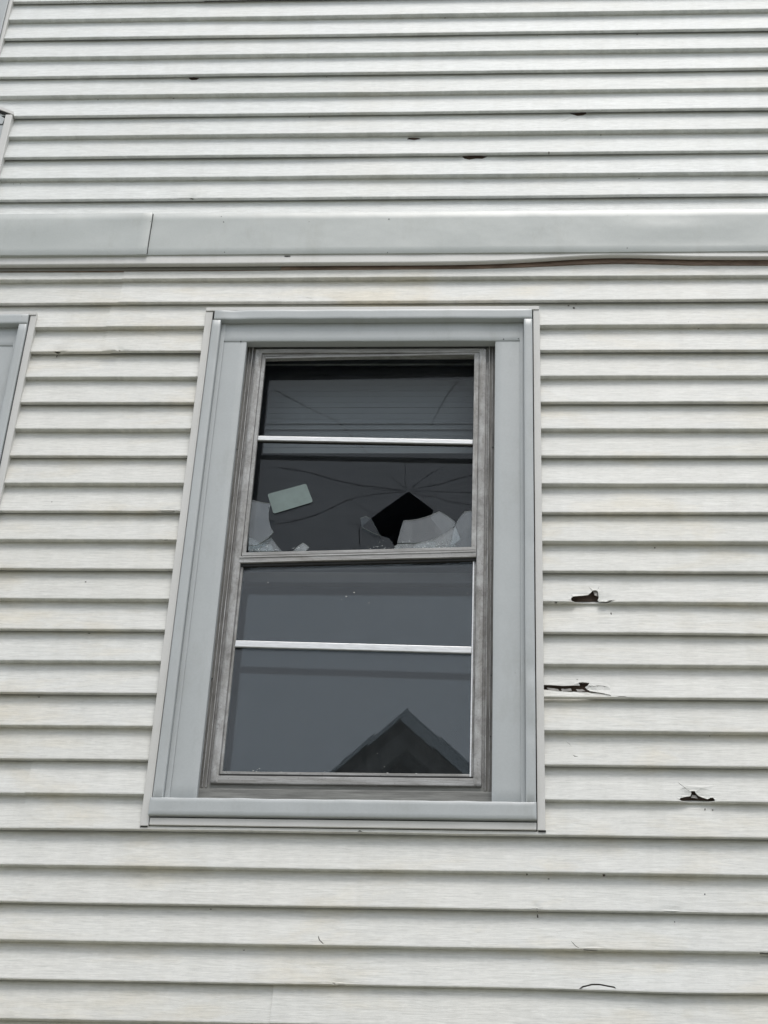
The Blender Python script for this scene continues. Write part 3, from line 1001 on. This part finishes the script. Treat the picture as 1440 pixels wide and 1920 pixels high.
# upper openings at the far left edge
def upper_left():
    w = empty('window', (-1.95, 0.05, 6.02), house)
    w['label'] = 'low framed opening above the grey band at the left edge'
    x0, x1, z0, z1 = UPA
    box('channel', x1 - 0.024, x1, -0.0120, 0.023, z0 + 0.001, z1 - 0.010, M_CHAN, w, 0.0025)
    plate('channel', [(-1.60, 6.5900), (-1.5240, 6.5390), (x1 + 0.003, 6.5120), (x1 + 0.001, 6.5260), (-1.5200, 6.5520), (-1.60, 6.6040)], -0.010, 0.026, M_CHAN, w)
    plate('drip_edge', [(-1.60, 6.5830), (x1 - 0.004, 6.5030), (x1 - 0.001, 6.5105), (-1.60, 6.5895)], -0.006, 0.02, M_DARK, w)
    box('casing', x1 - 0.052, x1 - 0.0245, -0.004, 0.022, z0 + 0.002, z1 - 0.055, M_BLUE, w, 0.002)
    plate('casing', [(-2.2, 6.47), (x1 - 0.03, 6.47), (x1 - 0.026, 6.497), (-1.60, 6.575), (-2.2, 6.60)], -0.0065, 0.016, M_BLUE, w)
    box('casing', x0, x1 - 0.0525, 0.012, 0.030, z0 + 0.002, z1 - 0.060, M_DARK, w, 0.002)  # near-black panel, paints the dark inside of the opening
    w = empty('window', (-2.0, 0.05, 6.8), house)
    w['label'] = 'tall upper window whose grey casing shows in the top left corner'
    x0, x1, z0, z1 = UPB
    box('channel', x1 - 0.012, x1, -0.0065, 0.023, z0, z1, M_CHAN, w, 0.0015)
    box('channel', x0, x0 + 0.022, -0.0065, 0.023, z0, z1, M_CHAN, w, 0.0015)
    box('channel', x0 + 0.0225, x1 - 0.0125, -0.0055, 0.022, z0, z0 + 0.02, M_CHAN, w, 0.0015)
    box('channel', x0 + 0.0225, x1 - 0.0125, -0.0055, 0.022, z1 - 0.02, z1, M_CHAN, w, 0.0015)
    box('casing', x1 - 0.110, x1 - 0.013, -0.012, 0.022, z0 + 0.021, z1 - 0.021, M_BLUE, w, 0.002)
    box('casing', x0 + 0.023, x0 + 0.110, -0.012, 0.022, z0 + 0.021, z1 - 0.021, M_BLUE, w, 0.002)
    box('sill', x0 + 0.111, x1 - 0.111, -0.012, 0.022, z0 + 0.021, z0 + 0.10, M_BLUE, w, 0.002)
    box('head_casing', x0 + 0.111, x1 - 0.111, -0.012, 0.022, z1 - 0.10, z1 - 0.021, M_BLUE, w, 0.002)
    plate('pane', [(x0 + 0.105, z0 + 0.095), (x1 - 0.105, z0 + 0.095), (x1 - 0.105, z1 - 0.095), (x0 + 0.105, z1 - 0.095)], 0.010, 0.003, G_STORM, w)
upper_left()

# ------------------------------------------------------------------ loose things in the broken sash
def shard(pts, y, label, tl=0.0, mat=None):
    q = [P(a / 3 + 440, b / 3 + 860, y) for a, b in pts]
    z0 = min(b for _, b in q)
    q = rough_line(q + [q[0]], 0.0014, 0.006, len(label))[:-1]
    o = plate('glass_shard', q, y, 0.003, mat or G_SHARD, None, (), (lambda v: (z0 - v[1]) * tl * -1), M_EDGE)
    return tag(o, label, 'glass shard', 'broken glass lying in the bottom of the upper sash')
G_SH2 = m_glass('milky_shard_glass', 1.0, 0.36, 0.0)
shard([(76, 436), (120, 452), (150, 474), (205, 436), (232, 480), (268, 522), (76, 516)], 0.0500, 'pale glass shard with a sloping edge in the left corner of the sash', 0.10)
shard([(80, 488), (150, 470), (206, 480), (224, 524), (80, 530)], 0.0545, 'low wide glass shard lying along the bottom rail at the left', 0.05, G_SH2)
shard([(325, 520), (352, 492), (385, 470), (420, 497), (398, 520)], 0.0520, 'small pointed glass shard standing alone left of centre on the rail', 0.08, G_SH2)
shard([(915, 472), (930, 400), (950, 340), (1000, 338), (1060, 325), (1110, 306), (1150, 286), (1200, 316), (1240, 350), (1236, 376), (1200, 408), (1150, 438), (1080, 464), (1000, 476)], 0.0600, 'large curved glass shard leaning below the hole in the pane', 0.06)
shard([(886, 518), (915, 478), (1000, 480), (1100, 456), (1170, 424), (1240, 378), (1256, 412), (1270, 452), (1225, 484), (1180, 518)], 0.0560, 'bright fan shaped glass shard under the large curved shard', 0.05, G_SH2)
shard([(1000, 518), (1010, 482), (1060, 466), (1120, 456), (1150, 486), (1166, 518)], 0.0530, 'small milky glass shard at the foot of the fan shaped shard', 0.04, G_SH2)
shard([(706, 334), (740, 322), (768, 340), (800, 398), (822, 434), (776, 416), (716, 386)], 0.0800, 'dim triangular glass shard on the left side of the dark hole', 0.0, G_UPPER)

rc = []
cs = [P(a / 3 + 440, b / 3 + 860, 0.085) for a, b in ((184, 199), (402, 140), (441, 243), (219, 310))]
for i in range(4):
    a, b, c = Vector(cs[i - 1]), Vector(cs[i]), Vector(cs[(i + 1) % 4])
    r = 0.007
    p0 = b + (a - b).normalized() * r
    p1 = b + (c - b).normalized() * r
    for t in (0, 0.25, 0.5, 0.75, 1):
        rc.append(tuple(p0.lerp(b, t).lerp(b.lerp(p1, t), t)))
tag(plate('sticker', rc, 0.0850, 0.0008, M_STICK), 'pale green tilted rectangular sticker with rounded corners on the upper glass', 'sticker')

# blind drawn partly down inside
bl = tag(empty('window_blind', (-0.2, 0.16, 5.45)), 'grey slatted blind hanging half lowered behind the cracked upper glass', 'blind')
zt, zb = P(700, 713, 0.15)[1], P(500, 850, 0.15)[1]
bx0 = P(500, 780, 0.15)[0]
n = 13
for i in range(n):
    z1 = zt - (zt - zb) * i / n
    z0 = zt - (zt - zb) * (i + 1) / n
    bm = bmesh.new()
    e = 0.0006 + 0.0008 * (i % 3 == 1) + (0.0030 if i in (7, 8) else 0)
    pr = [(0.150, z1 + 0.001), (0.1500 - e, (z0 + z1) / 2), (0.1500 - e * 1.4, z0), (0.1512 - e, z0), (0.1512, (z0 + z1) / 2), (0.1520, z1 + 0.001)]
    a = [bm.verts.new((bx0, y, z)) for y, z in pr]
    b = [bm.verts.new((0.172, y, z)) for y, z in pr]
    bm.faces.new(a); bm.faces.new(b[::-1])
    for j in range(6): bm.faces.new((a[j], a[(j + 1) % 6], b[(j + 1) % 6], b[j]))
    from_bm('slat', bm, M_BLIND, bl)

# chips of paint and glass dust on the bottom edge of the lower pane
bm = bmesh.new()
for (px, py) in zz([(805, 1525), (830, 1518), (845, 1512), (825, 1530), (985, 1535), (1000, 1540), (1090, 1540), (1100, 1545), (1265, 1530), (900, 316), (1398, 405)], 3.4286, 240, 1000) + \
        zz([(345, 1500), (365, 1540), (385, 1548), (420, 1545), (550, 1545), (300, 1415), (245, 447), (100, 405), (70, 425), (880, 385), (150, 380)], 3.4286, 620, 1000):
    x, z = P(px, py, 0.0448)
    n = random.randint(5, 7)
    rr = random.uniform(0.0010, 0.0026)
    ring = [bm.verts.new((x + rr * random.uniform(.6, 1.5) * math.cos(6.283 * i / n), 0.0453, z + rr * random.uniform(.4, .9) * math.sin(6.283 * i / n))) for i in range(n)]
    top = bm.verts.new((x, 0.0440, z))
    for i in range(n): bm.faces.new((ring[i], ring[(i + 1) % n], top))
tag(from_bm('paint_flecks', bm, m_plain('white_flecks', (0.55, 0.56, 0.55))), 'white flecks of paint scattered on the lower storm glass', 'flecks', None, 'stuff')

# ------------------------------------------------------------------ house across the yard, seen only as a reflection
def neighbour():
    h = tag(empty('neighbour_house', (-0.75, -17, 0)), 'dark gabled house across the yard, mirrored in the lower window glass', 'house')
    yf, ax, az = -12.0, -0.76, 11.27
    half, sl = 4.6, 0.94
    ez = az - half * sl
    wall = m_plain('dark_brown_siding', (0.030, 0.028, 0.028), 0.85, 0, 0.2, 3, (1, 1, 20))
    roofm = m_plain('dark_shingles', (0.045, 0.045, 0.047), 0.95, 0, 0.3, 8)
    trimm = m_plain('grey_rake', (0.15, 0.15, 0.155), 0.7)
    plate('front_wall', [(ax - half + 0.4, 0), (ax + half - 0.4, 0), (ax + half - 0.4, ez + 0.1), (ax, az - 0.28), (ax - half + 0.4, ez + 0.1)], yf - 0.55, 0.15, wall, h)
    box('side_wall', ax - half + 0.4, ax - half + 0.55, yf - 10, yf - 0.56, 0, ez + 0.1, wall, h, 0)
    box('side_wall', ax + half - 0.55, ax + half - 0.4, yf - 10, yf - 0.56, 0, ez + 0.1, wall, h, 0)
    bm = bmesh.new()
    for s in (-1, 1):
        pr = [(ax, az - 0.18), (ax, az), (ax + s * half, ez), (ax + s * half, ez - 0.18)]
        a = [bm.verts.new((x, yf, z)) for x, z in pr]
        b = [bm.verts.new((x, yf - 10.4, z)) for x, z in pr]
        bm.faces.new(a); bm.faces.new(b[::-1])
        for j in range(4): bm.faces.new((a[j], a[(j + 1) % 4], b[(j + 1) % 4], b[j]))
    from_bm('roof', bm, roofm, h)
    for s in (-1, 1):
        pr = [(ax, az - 0.42), (ax, az - 0.17), (ax + s * half, ez - 0.17), (ax + s * half, ez - 0.42)]
        plate('rake_board', pr, yf - 0.02, 0.04, trimm, h)
        # ragged shingle ends along the rake
        i = 0
        d = 0.0
        while d < half - 0.2:
            L = 0.32
            x0, x1 = ax + s * d, ax + s * (d + L)
            z0, z1 = az - d * sl, az - (d + L) * sl
            hgt = 0.015 + 0.055 * random.random()
            plate('shingle', [(x0, z0 + 0.003), (x0, z0 + hgt), (x1, z1 + hgt * 0.5), (x1, z1 + 0.003)], yf - 0.15, 0.18, roofm, h)
            d += L + 0.004
            i += 1
    for (cx, cz) in ((-0.9, 7.4), (1.3, 7.4), (-1.5, 3.2), (1.9, 3.2)):
        f = box('window', ax + cx - 0.5, ax + cx + 0.5, yf - 0.56, yf - 0.36, cz - 0.75, cz + 0.75, M_CHAN, h, 0.01)
        box('pane', ax + cx - 0.4, ax + cx + 0.4, yf - 0.37, yf - 0.352, cz - 0.65, cz + 0.65, M_DARK, f, 0)
neighbour()

bm = bmesh.new()
rnd = random.Random(11)
def fleck(x, y, z, a, b):
    n = rnd.randint(5, 8)
    ring = [bm.verts.new((x + a * rnd.uniform(.6, 1.4) * math.cos(6.283 * i / n), y, z + b * rnd.uniform(.5, 1.3) * math.sin(6.283 * i / n))) for i in range(n)]
    top = bm.verts.new((x, y - min(a, b) * 0.6, z))
    for i in range(n): bm.faces.new((ring[i], ring[(i + 1) % n], top))
for k in range(-6, 32):
    if k == 20: continue
    zb = Z0 + k * HC + (0.055 if k > 20 else 0)
    for _ in range(rnd.choice((0, 1, 1, 2, 3))):
        x = rnd.uniform(-1.6, 1.2)
        if any(r[0] - 0.02 < x < r[1] + 0.02 and r[2] - 0.1 < zb < r[3] for r in OPEN): continue
        d = rnd.choice((-0.0035, -0.006, -0.0035, -0.012, -0.05 * rnd.random()))
        fleck(x, 0.0180 + d * 0.18 - 0.0012, zb + d, rnd.uniform(0.0012, 0.0042), rnd.uniform(0.0010, 0.0022))
for (px, py, a, b) in ((1066, 573, 3, 2), (1076, 578, 3.4, 4), (1080, 570, 2, 1.6), (1007, 1705, 2.5, 6), (1008, 1718, 2, 5), (1132, 1641, 3, 3), (988, 1640, 2, 3), (107, 668, 2.5, 4),
                       (1146, 1152, 2, 5), (1322, 1518, 1.6, 3), (1336, 1519, 2.4, 1.2), (1128, 1541, 1.6, 1.6), (62, 1689, 2, 3)):
    x, z = P(px, py, 0.0125)
    fleck(x, 0.0118, z, a * 0.0011, b * 0.0012)
tag(from_bm('dirt_specks', bm, m_plain('dirt', (0.07, 0.062, 0.05), 0.95), house), kind='stuff')

# crumbs of safety-thin glass and putty piled on the rail of the broken sash
bm = bmesh.new()
for (xa, xb, ya, yb, cnt) in ((470, 522, 1018, 1034, 46), (690, 745, 1014, 1030, 26), (745, 856, 1015, 1029, 120), (545, 575, 1024, 1030, 8)):
    for _ in range(cnt):
        t = rnd.random() ** 1.8
        x, z = P(rnd.uniform(xa, xb), yb - (yb - ya) * t, 0.0500)
        a = rnd.uniform(0.0008, 0.0034)
        c = Vector((x, 0.0490 - rnd.random() * 0.004, z))
        v4 = [bm.verts.new(c + Vector((rnd.uniform(-1.6, 1.6) * a, rnd.uniform(-.6, .6) * a, rnd.uniform(-.8, .8) * a))) for _ in range(4)]
        for tri in ((0, 1, 2), (0, 1, 3), (0, 2, 3), (1, 2, 3)): bm.faces.new([v4[i] for i in tri])
tag(from_bm('glass_crumbs', bm, m_plain('frosty_crumbs', (0.36, 0.40, 0.40), 0.4, 0, 0.4, 60)), 'frosty crumbs of broken glass heaped along the upper sash rail', 'glass crumbs', None, 'stuff')
